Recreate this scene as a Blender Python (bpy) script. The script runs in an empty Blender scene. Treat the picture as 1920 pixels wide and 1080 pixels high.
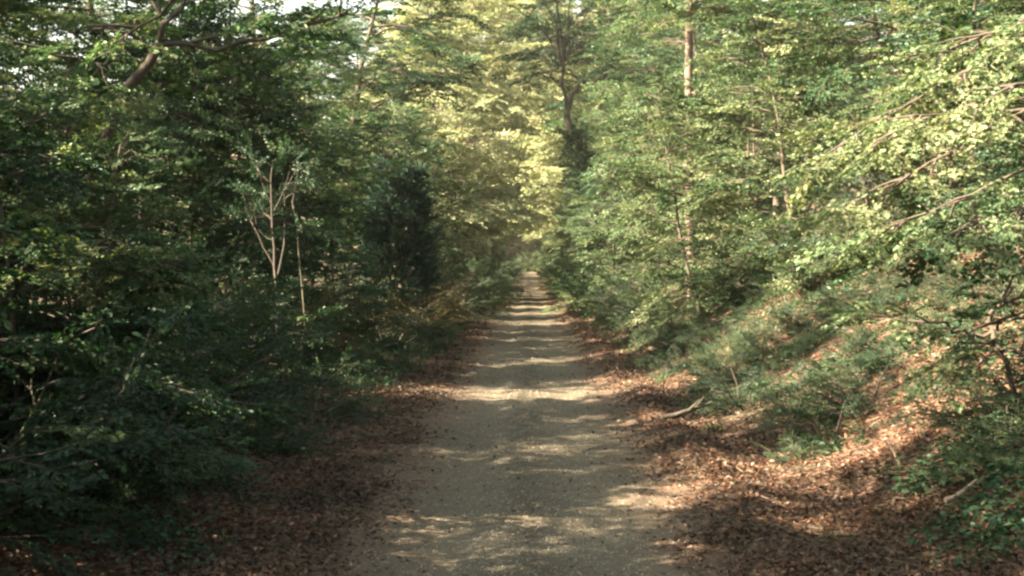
import bpy, math, random
import numpy as np
from mathutils import Vector

R = math.radians
scene = bpy.context.scene
C = scene.collection

# ------------------------------------------------------------------ camera
cam_d = bpy.data.cameras.new("camera")
cam = bpy.data.objects.new("camera", cam_d)
C.objects.link(cam)
cam.location = (0, 0, 2.4)
cam.rotation_euler = (R(90), 0, 0)
cam_d.lens = 50
cam_d.sensor_width = 36
cam_d.shift_x = -32 / 1920
cam_d.shift_y = -42 / 1920
cam_d.clip_end = 3000
scene.camera = cam

# ------------------------------------------------------------------ light
SUN_EL, SUN_AZ = 33.0, 24.0          # azimuth: degrees behind the left-hand normal of the road
sd = Vector((-math.cos(R(SUN_AZ)) * math.cos(R(SUN_EL)), -math.sin(R(SUN_AZ)) * math.cos(R(SUN_EL)), math.sin(R(SUN_EL))))
sun_d = bpy.data.lights.new("sun", 'SUN')
sun = bpy.data.objects.new("sun", sun_d)
C.objects.link(sun)
sun.rotation_euler = sd.to_track_quat('Z', 'Y').to_euler()
sun_d.energy = 5.0
sun_d.angle = R(0.53)
sun_d.color = (1.0, 0.785, 0.565)

world = bpy.data.worlds.new("World")
scene.world = world
world.use_nodes = True
nt = world.node_tree
sky = nt.nodes.new("ShaderNodeTexSky")
sky.sky_type = 'NISHITA'
sky.sun_disc = False
sky.dust_density = 2.5
sky.ozone_density = 0.5
sky.sun_elevation = R(SUN_EL)
sky.sun_rotation = math.atan2(sd.x, sd.y)
hs = nt.nodes.new("ShaderNodeHueSaturation")          # milky summer air: the sky is pale, hardly blue
hs.inputs["Saturation"].default_value = 0.45
wm = nt.nodes.new("ShaderNodeMix"); wm.data_type = 'RGBA'; wm.blend_type = 'MULTIPLY'; wm.inputs[0].default_value = 1.0
wm.inputs[7].default_value = (0.86, 0.86, 0.74, 1)
nt.links.new(sky.outputs[0], hs.inputs["Color"]); nt.links.new(hs.outputs[0], wm.inputs[6])
nt.links.new(wm.outputs[2], nt.nodes["Background"].inputs[0])
nt.nodes["Background"].inputs[1].default_value = 0.05

scene.view_settings.view_transform = 'Standard'
scene.view_settings.look = 'None'
scene.view_settings.exposure = 3.6
scene.view_settings.gamma = 1.0
cy = scene.cycles
cy.max_bounces = 6
cy.diffuse_bounces = 4
cy.transmission_bounces = 4
cy.glossy_bounces = 2
cy.transparent_max_bounces = 4
cy.pixel_filter_type = 'GAUSSIAN'
cy.filter_width = 2.8                # the photograph itself is soft
cy.sample_clamp_indirect = 4.0
cy.volume_bounces = 1

# ------------------------------------------------------------------ helpers
rng = np.random.default_rng(7)

def lnk(t, a, b): t.links.new(a, b)

def mesh_from(name, V, F, mats, tint=None, midx=None, smooth=False):
    """F: list of (n,k) int arrays (k corners each)"""
    me = bpy.data.meshes.new(name)
    V = np.asarray(V, dtype=np.float32)
    me.vertices.add(len(V)); me.vertices.foreach_set("co", V.ravel())
    loops = np.concatenate([f.ravel() for f in F]).astype(np.int32)
    sizes = np.concatenate([np.full(len(f), f.shape[1]) for f in F])
    starts = np.concatenate([[0], np.cumsum(sizes)[:-1]]).astype(np.int32)
    me.loops.add(len(loops)); me.loops.foreach_set("vertex_index", loops)
    me.polygons.add(len(sizes)); me.polygons.foreach_set("loop_start", starts)
    me.polygons.foreach_set("loop_total", sizes.astype(np.int32))
    if midx is not None: me.polygons.foreach_set("material_index", midx.astype(np.int32))
    me.polygons.foreach_set("use_smooth", np.full(len(sizes), smooth))
    me.update(calc_edges=True)
    if tint is not None:
        a = me.attributes.new("tint", 'FLOAT', 'FACE')
        a.data.foreach_set("value", tint.astype(np.float32))
    for m in mats: me.materials.append(m)
    return me

def obj(name, me, parent=None):
    o = bpy.data.objects.new(name, me)
    C.objects.link(o)
    if parent: o.parent = parent
    return o

def tag(o, label=None, cat=None, group=None, kind=None):
    if label: o["label"] = label
    if cat: o["category"] = cat
    if group: o["group"] = group
    if kind: o["kind"] = kind
    return o

def vnoise(x, y, s, seed=0):
    r = np.random.default_rng(seed)
    v = 0
    for k in range(6):
        a = r.uniform(0, 6.283); f = r.uniform(.6, 1.7) / s; p = r.uniform(0, 6.283)
        v = v + np.sin((x * math.cos(a) + y * math.sin(a)) * f * 2.5 + p + 1.3 * np.sin((y * math.cos(a) - x * math.sin(a)) * f + p))
    return v / 6 * 1.6

def sst(a, b, x):
    t = np.clip((x - a) / (b - a), 0, 1)
    return t * t * (3 - 2 * t)

# ------------------------------------------------------------------ terrain
def road_x(y): return -((np.clip(y - 215, 0, 60)) / 28.0) ** 2 * 2.0
def softplus(t, k): return np.where(t > 20 * k, t, k * np.log1p(np.exp(np.clip(t / k, -30, 20))))

def height(x, y):
    x = np.asarray(x, dtype=float); y = np.asarray(y, dtype=float)
    u = x - road_x(y)
    z = 1.1 * sst(150, 240, y) + 0.28 * softplus(y - 262, 8.) - 0.28 * softplus(y - 380, 8.)
    toe = 2.85 + 0.45 * vnoise(0 * y, y, 9, 3) + 0.35 * sst(20, 12, y) - 0.5 * sst(40, 90, y)
    b = softplus(u - toe, 0.35); b = b * 0.60 - 0.54 * softplus(u - toe - 8.0, 1.2)
    z = z + b
    l = softplus(-u - 3.0 - 0.4 * vnoise(y * 0 + 4, y, 7, 4), 0.5); z = z + l * 0.24 - 0.24 * softplus(-u - 9.5, 1.5)
    z = z + 0.13 * np.exp(-((u - 1.95 - 0.15 * vnoise(u * 0, y, 5, 8)) / 0.33) ** 2)
    z = z + 0.05 * np.exp(-((u + 1.9) / 0.35) ** 2)
    off = sst(1.5, 3.2, np.abs(u))
    z = z + off * (0.09 * vnoise(x, y, 2.2, 11) + 0.03 * vnoise(x, y, .6, 12)) + 0.05 * vnoise(x, y, 14, 13)
    z = z + off * sst(4, 7, u) * 0.12 * vnoise(x, y, 1.6, 21)
    z = z - 0.035 * (np.exp(-((u - 0.68) / 0.24) ** 2) + np.exp(-((u + 0.68) / 0.24) ** 2)) + 0.012 * vnoise(x, y, 0.5, 15)
    return z

def H(x, y): return float(height(x, y))

def axis(segs):
    out = []
    for a, b, s in segs:
        n = max(1, int(round((b - a) / s)))
        out.append(np.linspace(a, b, n, endpoint=False))
    return np.concatenate(out + [[segs[-1][1]]])

def grid_mesh(name, X, Y, Z, mats, smooth=True):
    ny, nx = X.shape
    V = np.stack([X, Y, Z], -1).reshape(-1, 3)
    i = np.arange(ny - 1)[:, None] * nx + np.arange(nx - 1)[None, :]
    F = np.stack([i, i + 1, i + nx + 1, i + nx], -1).reshape(-1, 4)
    return mesh_from(name, V, [F], mats, smooth=smooth)

# ------------------------------------------------------------------ materials
def newmat(name):
    m = bpy.data.materials.new(name); m.use_nodes = True
    t = m.node_tree; t.nodes.clear()
    out = t.nodes.new("ShaderNodeOutputMaterial")
    return m, t, out

def ramp(t, stops, fac=None):
    n = t.nodes.new("ShaderNodeValToRGB")
    e = n.color_ramp.elements
    while len(e) > 1: e.remove(e[-1])
    e[0].position = stops[0][0]; e[0].color = (*stops[0][1], 1)
    for p, c in stops[1:]:
        k = e.new(p); k.color = (*c, 1)
    if fac is not None: lnk(t, fac, n.inputs[0])
    return n

def noise(t, vec, scale, detail=4, rough=.6):
    n = t.nodes.new("ShaderNodeTexNoise"); n.inputs["Scale"].default_value = scale
    n.inputs["Detail"].default_value = detail; n.inputs["Roughness"].default_value = rough
    lnk(t, vec, n.inputs["Vector"]); return n

def mixc(t, fac, a, b, mode='MIX'):
    n = t.nodes.new("ShaderNodeMix"); n.data_type = 'RGBA'; n.blend_type = mode
    for s, v in ((n.inputs["Factor"], fac), (n.inputs[6], a), (n.inputs[7], b)):
        if isinstance(v, (int, float)): s.default_value = v
        elif isinstance(v, tuple): s.default_value = (*v, 1)
        else: lnk(t, v, s)
    return n.outputs[2]

def mth(t, op, a, b=0.0, c=0.0):
    n = t.nodes.new("ShaderNodeMath"); n.operation = op
    for s, v in zip(n.inputs, (a, b, c)):
        if isinstance(v, (int, float)): s.default_value = v
        else: lnk(t, v, s)
    return n.outputs[0]

def leaf_mat(name, stops, trans=0.38, tcol=(.9, 1.0, .5), gloss=0.018, rough=.45):
    m, t, out = newmat(name)
    at = t.nodes.new("ShaderNodeAttribute"); at.attribute_name = "tint"
    oi = t.nodes.new("ShaderNodeObjectInfo")
    f = mth(t, 'ADD', at.outputs["Fac"], mth(t, 'MULTIPLY', mth(t, 'SUBTRACT', oi.outputs["Random"], .5), 0.22))
    rp = ramp(t, stops, f)
    d = t.nodes.new("ShaderNodeBsdfDiffuse"); lnk(t, rp.outputs[0], d.inputs[0])
    tr = t.nodes.new("ShaderNodeBsdfTranslucent"); lnk(t, mixc(t, 1.0, rp.outputs[0], tcol, 'MULTIPLY'), tr.inputs[0])
    mx = t.nodes.new("ShaderNodeMixShader"); mx.inputs[0].default_value = trans
    lnk(t, d.outputs[0], mx.inputs[1]); lnk(t, tr.outputs[0], mx.inputs[2])
    g = t.nodes.new("ShaderNodeBsdfGlossy"); g.inputs["Roughness"].default_value = rough
    g.inputs[0].default_value = (.9, .95, .9, 1)
    m2 = t.nodes.new("ShaderNodeMixShader"); m2.inputs[0].default_value = gloss
    lnk(t, mx.outputs[0], m2.inputs[1]); lnk(t, g.outputs[0], m2.inputs[2])
    lnk(t, m2.outputs[0], out.inputs[0])
    return m

def bark_mat(name, c1, c2, scale=6):
    m, t, out = newmat(name)
    tc = t.nodes.new("ShaderNodeTexCoord")
    mp = t.nodes.new("ShaderNodeMapping"); mp.inputs["Scale"].default_value = (1, 1, .25)
    lnk(t, tc.outputs["Object"], mp.inputs[0])
    n = noise(t, mp.outputs[0], scale * 3, 6, .7)
    n2 = noise(t, tc.outputs["Object"], scale * .35, 3, .6)
    col = mixc(t, n.outputs["Fac"], c1, c2)
    moss = ramp(t, [(.5, (0, 0, 0)), (.68, (1, 1, 1))], n2.outputs["Fac"])
    col = mixc(t, mth(t, 'MULTIPLY', moss.outputs[0], .45), col, (.075, .085, .04))
    b = t.nodes.new("ShaderNodeBump"); b.inputs["Strength"].default_value = .7; b.inputs["Distance"].default_value = .02
    lnk(t, n.outputs["Fac"], b.inputs["Height"])
    p = t.nodes.new("ShaderNodeBsdfPrincipled"); p.inputs["Roughness"].default_value = .9
    lnk(t, col, p.inputs["Base Color"]); lnk(t, b.outputs[0], p.inputs["Normal"])
    lnk(t, p.outputs[0], out.inputs[0])
    return m

G = dict(
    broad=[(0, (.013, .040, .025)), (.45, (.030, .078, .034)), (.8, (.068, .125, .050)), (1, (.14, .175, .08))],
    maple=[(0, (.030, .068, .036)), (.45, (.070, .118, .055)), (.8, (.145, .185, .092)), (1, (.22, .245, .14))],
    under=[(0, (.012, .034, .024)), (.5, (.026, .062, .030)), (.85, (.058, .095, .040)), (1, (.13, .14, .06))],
    ever=[(0, (.006, .018, .014)), (.6, (.014, .040, .028)), (1, (.04, .08, .042))],
    sunlit_gold=[(0, (.11, .16, .085)), (.4, (.24, .28, .155)), (.8, (.38, .40, .25)), (1, (.43, .43, .30))],  # sunlight on the far crowns is put into this pale leaf colour
    tan=[(0, (.04, .05, .022)), (.4, (.09, .085, .04)), (.8, (.16, .125, .06)), (1, (.2, .15, .08))],
    litter=[(0, (.016, .010, .007)), (.3, (.042, .023, .015)), (.5, (.068, .048, .028)), (.7, (.098, .047, .029)), (.9, (.15, .084, .053)), (1, (.24, .155, .11))],
    herb=[(0, (.016, .045, .028)), (.5, (.036, .080, .040)), (1, (.10, .14, .065))],
)
M = {k: leaf_mat(k + "_leaf", v, *( (.12, (1, .7, .4), .03) if k in ('litter',) else (.15,) if k == 'ever' else (.38,))) for k, v in G.items()}
M['bark'] = bark_mat("grey_bark", (.028, .024, .019), (.095, .078, .060))
M['pale'] = bark_mat("pale_bark", (.16, .12, .09), (.36, .28, .22), 5)
M['trunk'] = bark_mat("reddish_bark", (.07, .05, .042), (.20, .145, .12), 6)
M['dark'] = bark_mat("dark_bark", (.018, .016, .014), (.06, .05, .04))
M['twig'] = bark_mat("twig_bark", (.035, .03, .02), (.10, .078, .052))
M['dead'] = bark_mat("dead_wood", (.14, .10, .07), (.42, .32, .24), 8)

# ground
m, t, out = newmat("forest_floor")
tc = t.nodes.new("ShaderNodeTexCoord"); P = tc.outputs["Object"]
vo = t.nodes.new("ShaderNodeTexVoronoi"); vo.inputs["Scale"].default_value = 16; lnk(t, P, vo.inputs["Vector"])
sp = t.nodes.new("ShaderNodeSeparateColor"); lnk(t, vo.outputs["Color"], sp.inputs[0])
rp = ramp(t, [(0, (.018, .010, .007)), (.4, (.05, .027, .016)), (.75, (.10, .055, .032)), (1, (.17, .10, .06))], sp.outputs[0])
n1 = noise(t, P, 0.7, 5)
gr = ramp(t, [(.48, (0, 0, 0)), (.6, (1, 1, 1))], n1.outputs["Fac"])
nf = noise(t, P, 30, 4, .7)
green = ramp(t, [(.3, (.02, .03, .014)), (.7, (.05, .065, .025))], nf.outputs["Fac"])
col = mixc(t, mth(t, 'MULTIPLY', gr.outputs[0], .6), rp.outputs[0], green.outputs[0])
bp = t.nodes.new("ShaderNodeBump"); bp.inputs["Strength"].default_value = .8; bp.inputs["Distance"].default_value = .03
lnk(t, mth(t, 'ADD', vo.outputs["Distance"], nf.outputs["Fac"]), bp.inputs["Height"])
p = t.nodes.new("ShaderNodeBsdfPrincipled"); p.inputs["Roughness"].default_value = .95
lnk(t, col, p.inputs["Base Color"]); lnk(t, bp.outputs[0], p.inputs["Normal"]); lnk(t, p.outputs[0], out.inputs[0])
M['ground'] = m

# road: pale grey crushed stone, tan sandy margins
m, t, out = newmat("gravel")
tc = t.nodes.new("ShaderNodeTexCoord"); P = tc.outputs["Object"]
uv = t.nodes.new("ShaderNodeAttribute"); uv.attribute_name = "edge"
n1 = noise(t, P, 1.6, 5, .65); n2 = noise(t, P, 45, 3, .8); n3 = noise(t, P, .35, 3, .5)
vo = t.nodes.new("ShaderNodeTexVoronoi"); vo.inputs["Scale"].default_value = 60; lnk(t, P, vo.inputs["Vector"])
sp = t.nodes.new("ShaderNodeSeparateColor"); lnk(t, vo.outputs["Color"], sp.inputs[0])
stone = ramp(t, [(0, (.045, .038, .024)), (.5, (.092, .081, .053)), (.85, (.135, .121, .083)), (1, (.21, .19, .14))], mth(t, 'ADD', mth(t, 'MULTIPLY', sp.outputs[0], .55), mth(t, 'MULTIPLY', n2.outputs["Fac"], .45)))
brown = ramp(t, [(.25, (.03, .018, .010)), (.55, (.085, .052, .030)), (.8, (.17, .11, .07))], n2.outputs["Fac"])
e = mth(t, 'ADD', uv.outputs["Fac"], mth(t, 'MULTIPLY', mth(t, 'SUBTRACT', n1.outputs["Fac"], .5), .9))
er = ramp(t, [(.42, (0, 0, 0)), (.80, (1, 1, 1))], e)
col = mixc(t, er.outputs[0], stone.outputs[0], brown.outputs[0])
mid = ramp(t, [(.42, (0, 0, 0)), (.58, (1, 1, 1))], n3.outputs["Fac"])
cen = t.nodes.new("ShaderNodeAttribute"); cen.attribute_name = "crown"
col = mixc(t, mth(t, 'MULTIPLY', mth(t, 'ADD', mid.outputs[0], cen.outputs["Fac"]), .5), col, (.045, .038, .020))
bp = t.nodes.new("ShaderNodeBump"); bp.inputs["Strength"].default_value = .7; bp.inputs["Distance"].default_value = .012
lnk(t, mth(t, 'ADD', vo.outputs["Distance"], n2.outputs["Fac"]), bp.inputs["Height"])
p = t.nodes.new("ShaderNodeBsdfPrincipled"); p.inputs["Roughness"].default_value = .9
lnk(t, col, p.inputs["Base Color"]); lnk(t, bp.outputs[0], p.inputs["Normal"]); lnk(t, p.outputs[0], out.inputs[0])
M['road'] = m

# ------------------------------------------------------------------ ground and road
xs = axis([(-900, -150, 50), (-150, -20, 3), (-20, -6, .5), (-6, 9, .11), (9, 22, .5), (22, 150, 3), (150, 900, 50)])
ys = axis([(-200, -20, 12), (-20, 6, 1), (6, 30, .12), (30, 60, .3), (60, 260, 1), (260, 450, 5), (450, 2000, 50)])
X, Y = np.meshgrid(xs, ys)
Z = height(X, Y) - 0.02 * (np.abs(X - road_x(Y)) < 1.7)
tag(obj("ground", grid_mesh("ground", X, Y, Z, [M['ground']])), kind="structure")
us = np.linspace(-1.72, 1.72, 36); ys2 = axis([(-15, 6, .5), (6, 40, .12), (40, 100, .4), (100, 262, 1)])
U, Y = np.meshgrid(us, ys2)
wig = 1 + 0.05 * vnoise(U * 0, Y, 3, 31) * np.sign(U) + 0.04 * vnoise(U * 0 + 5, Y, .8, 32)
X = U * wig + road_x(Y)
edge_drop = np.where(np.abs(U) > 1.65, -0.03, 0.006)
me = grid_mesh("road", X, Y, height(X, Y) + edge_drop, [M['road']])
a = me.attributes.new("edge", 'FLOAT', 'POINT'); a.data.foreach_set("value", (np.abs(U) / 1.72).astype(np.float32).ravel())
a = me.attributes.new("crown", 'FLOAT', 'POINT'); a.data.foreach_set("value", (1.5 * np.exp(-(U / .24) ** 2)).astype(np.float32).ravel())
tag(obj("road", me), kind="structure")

# ------------------------------------------------------------------ leaf and spray templates
def norm(a): return a / np.maximum(np.linalg.norm(a, axis=-1, keepdims=True), 1e-9)

LEAF = {  # verts (along, across, up), faces
    'oval': (np.array([(0, 0, 0), (.3, .30, .07), (.72, .24, .05), (1, 0, -.06), (.72, -.24, .05), (.3, -.30, .07)]), [(0, 3, 2, 1), (0, 5, 4, 3)]),
    'lobed': (np.array([(0, 0, 0), (.12, .34, .05), (.34, .22, .03), (.50, .50, .05), (.62, .18, .02), (1, 0, -.08),
                        (.62, -.18, .02), (.50, -.50, .05), (.34, -.22, .03), (.12, -.34, .05)]), [(0, 5, 4, 3, 2, 1), (0, 9, 8, 7, 6, 5)]),
    'needle': (np.array([(0, 0, 0), (.5, .10, 0), (1, 0, 0), (.5, -.10, 0)]), [(0, 3, 2, 1)]),
    'dry': (np.array([(0, 0, 0), (.15, .22, .10), (.38, .14, .05), (.6, .34, .22), (.74, .12, .10), (1, .02, .22), (.72, -.16, .08), (.55, -.36, .20), (.35, -.13, .06), (.12, -.2, .16)]), [(0, 5, 4, 3, 2, 1), (0, 9, 8, 7, 6, 5)]),
    'blade': (np.array([(0, .05, 0), (.5, .04, 0), (1, 0, -.12), (.5, -.04, 0), (0, -.05, 0)]), [(0, 1, 2, 3, 4)]),
}

def leaves(kind, P, D, N, S, tint):
    """P origin, D direction, N up-hint, S size: returns verts, face-arrays, tint per face"""
    tv, tf = LEAF[kind]
    D = norm(D); X = norm(np.cross(N, D)); Nn = np.cross(D, X)
    V = (P[:, None, :] + S[:, None, None] * (tv[None, :, 0:1] * D[:, None, :] + tv[None, :, 1:2] * X[:, None, :] + tv[None, :, 2:3] * Nn[:, None, :]))
    n = len(P); k = len(tv)
    F = np.stack([np.array(f) for f in tf])[None] + (np.arange(n) * k)[:, None, None]
    return V.reshape(-1, 3), F.reshape(-1, F.shape[-1]), np.repeat(tint, len(tf))

def tube(pts, rad, sides=5):
    pts = np.asarray(pts, float); rad = np.asarray(rad, float); n = len(pts)
    T = norm(np.gradient(pts, axis=0))
    up = np.array([0.31, .17, .93]) if abs(T[0][2]) < .9 else np.array([1., .1, 0])
    A = norm(np.cross(T, up)); Bv = np.cross(T, A)
    th = np.arange(sides) * 2 * math.pi / sides
    V = pts[:, None] + rad[:, None, None] * (np.cos(th)[None, :, None] * A[:, None] + np.sin(th)[None, :, None] * Bv[:, None])
    i = np.arange(n - 1)[:, None] * sides; j = np.arange(sides)[None]; j2 = (j + 1) % sides
    F = np.stack([i + j, i + j2, i + sides + j2, i + sides + j], -1).reshape(-1, 4)
    return V.reshape(-1, 3), F

class Acc:
    def __init__(s): s.V = []; s.F = {}; s.n = 0
    def add(s, V, F, tint=None, mi=0):
        k = F.shape[1]
        s.V.append(V)
        s.F.setdefault(k, []).append((F + s.n, np.full(len(F), .5) if tint is None else tint, np.full(len(F), mi)))
        s.n += len(V)
    def mesh(s, name, mats, smooth=False):
        Fs, T, Mi = [], [], []
        for k, L in s.F.items():
            Fs.append(np.concatenate([l[0] for l in L])); T.append(np.concatenate([l[1] for l in L])); Mi.append(np.concatenate([l[2] for l in L]))
        return mesh_from(name, np.concatenate(s.V), Fs, mats, np.concatenate(T), np.concatenate(Mi), smooth)

def make_spray(r, kind='oval', n_tw=6, n_lf=8, size=.095, flat=.25, L=1.0):
    """a flat leafy branch one metre long lying along +X"""
    n = 6
    main = np.zeros((n, 3)); main[:, 0] = np.linspace(0, L, n)
    main[:, 1] = np.cumsum(r.normal(0, .03, n)); main[:, 2] = np.cumsum(r.normal(0, .02, n)) - .08 * np.linspace(0, 1, n) ** 2
    Vt, Ft = tube(main, np.linspace(.010, .003, n), 3)
    Vw, Fw, off = [Vt], [Ft], len(Vt)
    P, D = [], []
    for i in range(n_tw):
        s = .18 + .8 * (i + r.uniform(0, .6)) / n_tw
        q = np.array([np.interp(s * L, main[:, 0], main[:, k]) for k in range(3)])
        side = 1 if i % 2 else -1
        ang = side * r.uniform(.6, 1.1)
        d = np.array([math.cos(ang), math.sin(ang), r.uniform(-.15, .2)])
        l = L * r.uniform(.25, .5) * (1.15 - .6 * s)
        tw = q + np.linspace(0, 1, 3)[:, None] * d * l + np.array([[0, 0, 0], [0, 0, .01], [0, 0, -.03]])
        V2, F2 = tube(tw, [.005, .004, .002], 3); Vw.append(V2); Fw.append(F2 + off); off += len(V2)
        for k in range(n_lf):
            f = (k + .5) / n_lf
            P.append(q + d * l * f + r.normal(0, .015, 3))
            a2 = ang + (1 if k % 2 else -1) * r.uniform(.3, 1.1)
            D.append((math.cos(a2), math.sin(a2), r.uniform(-.45, .2)))
    for k in range(n_lf):
        f = .35 + .65 * (k + .5) / n_lf
        P.append(np.array([np.interp(f * L, main[:, 0], main[:, c]) for c in range(3)]))
        a2 = (1 if k % 2 else -1) * r.uniform(.1, 1.0)
        D.append((math.cos(a2), math.sin(a2), r.uniform(-.35, .2)))
    P = np.array(P); D = np.array(D)
    N = np.array([0, 0, 1.]) + r.normal(0, flat, (len(P), 3))
    V, F, T = leaves(kind, P, D, N, size * r.uniform(.6, 1.2, len(P)), r.uniform(0, 1, len(P)))
    return (V, F, T, np.concatenate(Vw), np.concatenate(Fw))

r0 = np.random.default_rng(3)
SPR = {
    'oval': [make_spray(r0, 'oval', 8, 11, .086, .75) for _ in range(12)],
    'lobed': [make_spray(r0, 'lobed', 8, 8, .105, .7) for _ in range(10)],
    'fine': [make_spray(r0, 'oval', 8, 11, .062, .6) for _ in range(10)],
    'needle': [make_spray(r0, 'oval', 10, 14, .075, .9) for _ in range(6)],
    'sparse': [make_spray(r0, 'oval', 5, 4, .08, .5) for _ in range(8)],
}

def place_sprays(acc, kind, P, D, N, S, r, tint_c, spread=.5):
    """scatter spray templates; tint_c per spray 0..1"""
    lib = SPR[kind]; which = r.integers(0, len(lib), len(P))
    D = norm(D); Yv = norm(np.cross(N, D)); Nn = np.cross(D, Yv)
    for w, (V, F, T, Vw, Fw) in enumerate(lib):
        ix = np.where(which == w)[0]
        if not len(ix): continue
        for (vv, ff, mi, tt) in ((V, F, 0, T), (Vw, Fw, 1, None)):
            VV = P[ix][:, None] + S[ix][:, None, None] * (vv[None, :, 0:1] * D[ix][:, None] + vv[None, :, 1:2] * Yv[ix][:, None] + vv[None, :, 2:3] * Nn[ix][:, None])
            FF = ff[None] + (np.arange(len(ix)) * len(vv))[:, None, None]
            tint = None
            if tt is not None: tint = np.clip(tint_c[ix][:, None] + (tt[None] - .5) * spread, 0, 1).ravel()
            acc.add(VV.reshape(-1, 3), FF.reshape(-1, ff.shape[1]), tint, mi)

def wander(p0, d0, L, n, r, w=.15, trop=0.0):
    pts = [np.array(p0, float)]; d = norm(np.array(d0, float))
    for i in range(n):
        d = norm(d + r.normal(0, w, 3) + np.array([0, 0, trop]))
        pts.append(pts[-1] + d * L / n)
    return np.array(pts)

def lookup(path, s):
    k = np.linspace(0, 1, len(path))
    p = np.array([np.interp(s, k, path[:, c]) for c in range(3)])
    q = np.array([np.interp(min(s + .05, 1), k, path[:, c]) - np.interp(max(s - .05, 0), k, path[:, c]) for c in range(3)])
    return p, norm(q)

class Tree:
    def __init__(s, seed, spray='oval', leaf='broad', bark='bark', tint=(.2, .7)):
        s.r = np.random.default_rng(seed); s.wood = Acc(); s.P = []; s.D = []; s.N = []; s.S = []; s.T = []
        s.spray, s.leaf, s.bark, s.tint = spray, leaf, bark, tint
    def tube(s, pts, r0, r1, sides=6, p=1.0):
        f = np.linspace(0, 1, len(pts)) ** p
        V, F = tube(pts, r0 + (r1 - r0) * f, sides); s.wood.add(V, F)
    def foliate(s, path, start=.25, step=.28, blen=.9, size=(.6, 1.0), droop=-.05, tilt=.25, tc=None, up=0.15):
        """side branches carrying sprays along a limb"""
        r = s.r; L = np.linalg.norm(np.diff(path, axis=0), axis=1).sum()
        n = max(2, int(L * (1 - start) / step)); tc = r.uniform(*s.tint) if tc is None else tc
        for i in range(n + 1):
            f = start + (1 - start) * (i + r.uniform(-.2, .2)) / n; f = min(max(f, 0), 1)
            p, d = lookup(path, f)
            side = norm(np.cross(d, (0, 0, 1.)) + 1e-6); sg = 1 if i % 2 else -1
            bl = blen * (1.15 - .75 * f) * r.uniform(.7, 1.2)
            dd = norm(d * r.uniform(.4, .9) + side * sg * r.uniform(.7, 1.1) + np.array([0, 0, r.uniform(-.15, up)]))
            br = wander(p, dd, bl, 3, r, .12, droop)
            if bl > .25:
                s.tube(br, .012 + .01 * bl, .006, 4)
            m = max(1, int(round(bl / .33)))
            for k in range(m + 1):
                q, d2 = lookup(br, (k + .6) / (m + .6) if m else 1)
                yaw = (1 if k % 2 else -1) * r.uniform(.3, .9) * (0 if k == m else 1)
                d3 = np.array([d2[0] * math.cos(yaw) - d2[1] * math.sin(yaw), d2[0] * math.sin(yaw) + d2[1] * math.cos(yaw), d2[2] + r.uniform(-.3, .15)])
                s.P.append(q); s.D.append(d3); s.N.append(np.array([0, 0, 1.]) + r.normal(0, tilt, 3)); s.S.append(r.uniform(*size)); s.T.append(tc + r.normal(0, .09))
    def build(s, name, label=None, cat='tree', group=None, crown='crown', trunk='trunk'):
        e = obj(name, None); tag(e, label, cat, group)
        obj(trunk, s.wood.mesh(trunk, [M[s.bark]], True), e)
        if s.P:
            a = Acc()
            place_sprays(a, s.spray, np.array(s.P), np.array(s.D), np.array(s.N), np.array(s.S), s.r, np.array(s.T))
            obj(crown, a.mesh(crown, [M[s.leaf], M['ever' if s.leaf == 'ever' else 'dark' if s.leaf == 'under' else 'twig']]), e)
        return e

def std_tree(seed, h=12, base=2.5, spread=3.0, limbs=26, r0=.16, spray='oval', leaf='broad', bark='bark', lean=.06,
             ang=(.15, .6), top=.35, step=.3, blen=1.1, size=(.6, 1.1), wob=.05, droop=-.05, low=.75, tint=(.15, .75)):
    T = Tree(seed, spray, leaf, bark, tint); r = T.r
    tr = wander((0, 0, -.3), (r.normal(0, lean), r.normal(0, lean), 1), h, 9, r, wob, .05)
    T.tube(tr, r0, .02, 8, .8)
    # root flare
    T.tube(np.array([tr[0], tr[0] + (0, 0, .35), tr[0] + (0, 0, .8)]), r0 * 1.7, r0 * .9, 8)
    a0 = r.uniform(0, 6.28)
    for i in range(limbs):
        f = (i + r.uniform(0, .8)) / limbs; z = base / h + (1 - base / h) * f
        p, d = lookup(tr, min(z, .985))
        a = a0 + i * 2.4 + r.normal(0, .35)
        prof = (low + (1 - low) * min(1, f / .35)) if f < .35 else 1 - (1 - top) * ((f - .35) / .65) ** 1.3
        L = spread * prof * r.uniform(.65, 1.2)
        el = ang[0] + (ang[1] - ang[0]) * f + r.normal(0, .12)
        dv = (math.cos(a) * math.cos(el), math.sin(a) * math.cos(el), math.sin(el))
        lp = wander(p, dv, L, 5, r, .13, droop)
        T.tube(lp, max(.014, r0 * .32 * (1 - .55 * f) * L / spread), .008, 5)
        T.foliate(lp, .22, step, blen * L / 3 + .25, size)
    # leader
    T.foliate(tr[-4:], .2, .25, .7, size)
    return T

HID = []
def kinds(prefix, name, cat, trees, trunk='trunk', crown='crown'):
    out = []
    for T in trees:
        e = T.build(name, None, cat, None, crown, trunk); e["first"] = 1; out.append(e)
    return out

def tdup(src, loc, rz, sc, label, group=None):
    if src.get("first"):
        o = src; del o["first"]
    else:
        o = src.copy(); C.objects.link(o)
        for ch in src.children:
            c = ch.copy(); C.objects.link(c); c.parent = o
    o.location = loc; o.rotation_euler = (random.uniform(-.03, .03), random.uniform(-.03, .03), rz)
    o.scale = sc if isinstance(sc, tuple) else (sc, sc, sc * random.uniform(.92, 1.08))
    o["label"] = label
    if group: o["group"] = group
    elif "group" in o: del o["group"]
    return o
random.seed(5)

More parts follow.
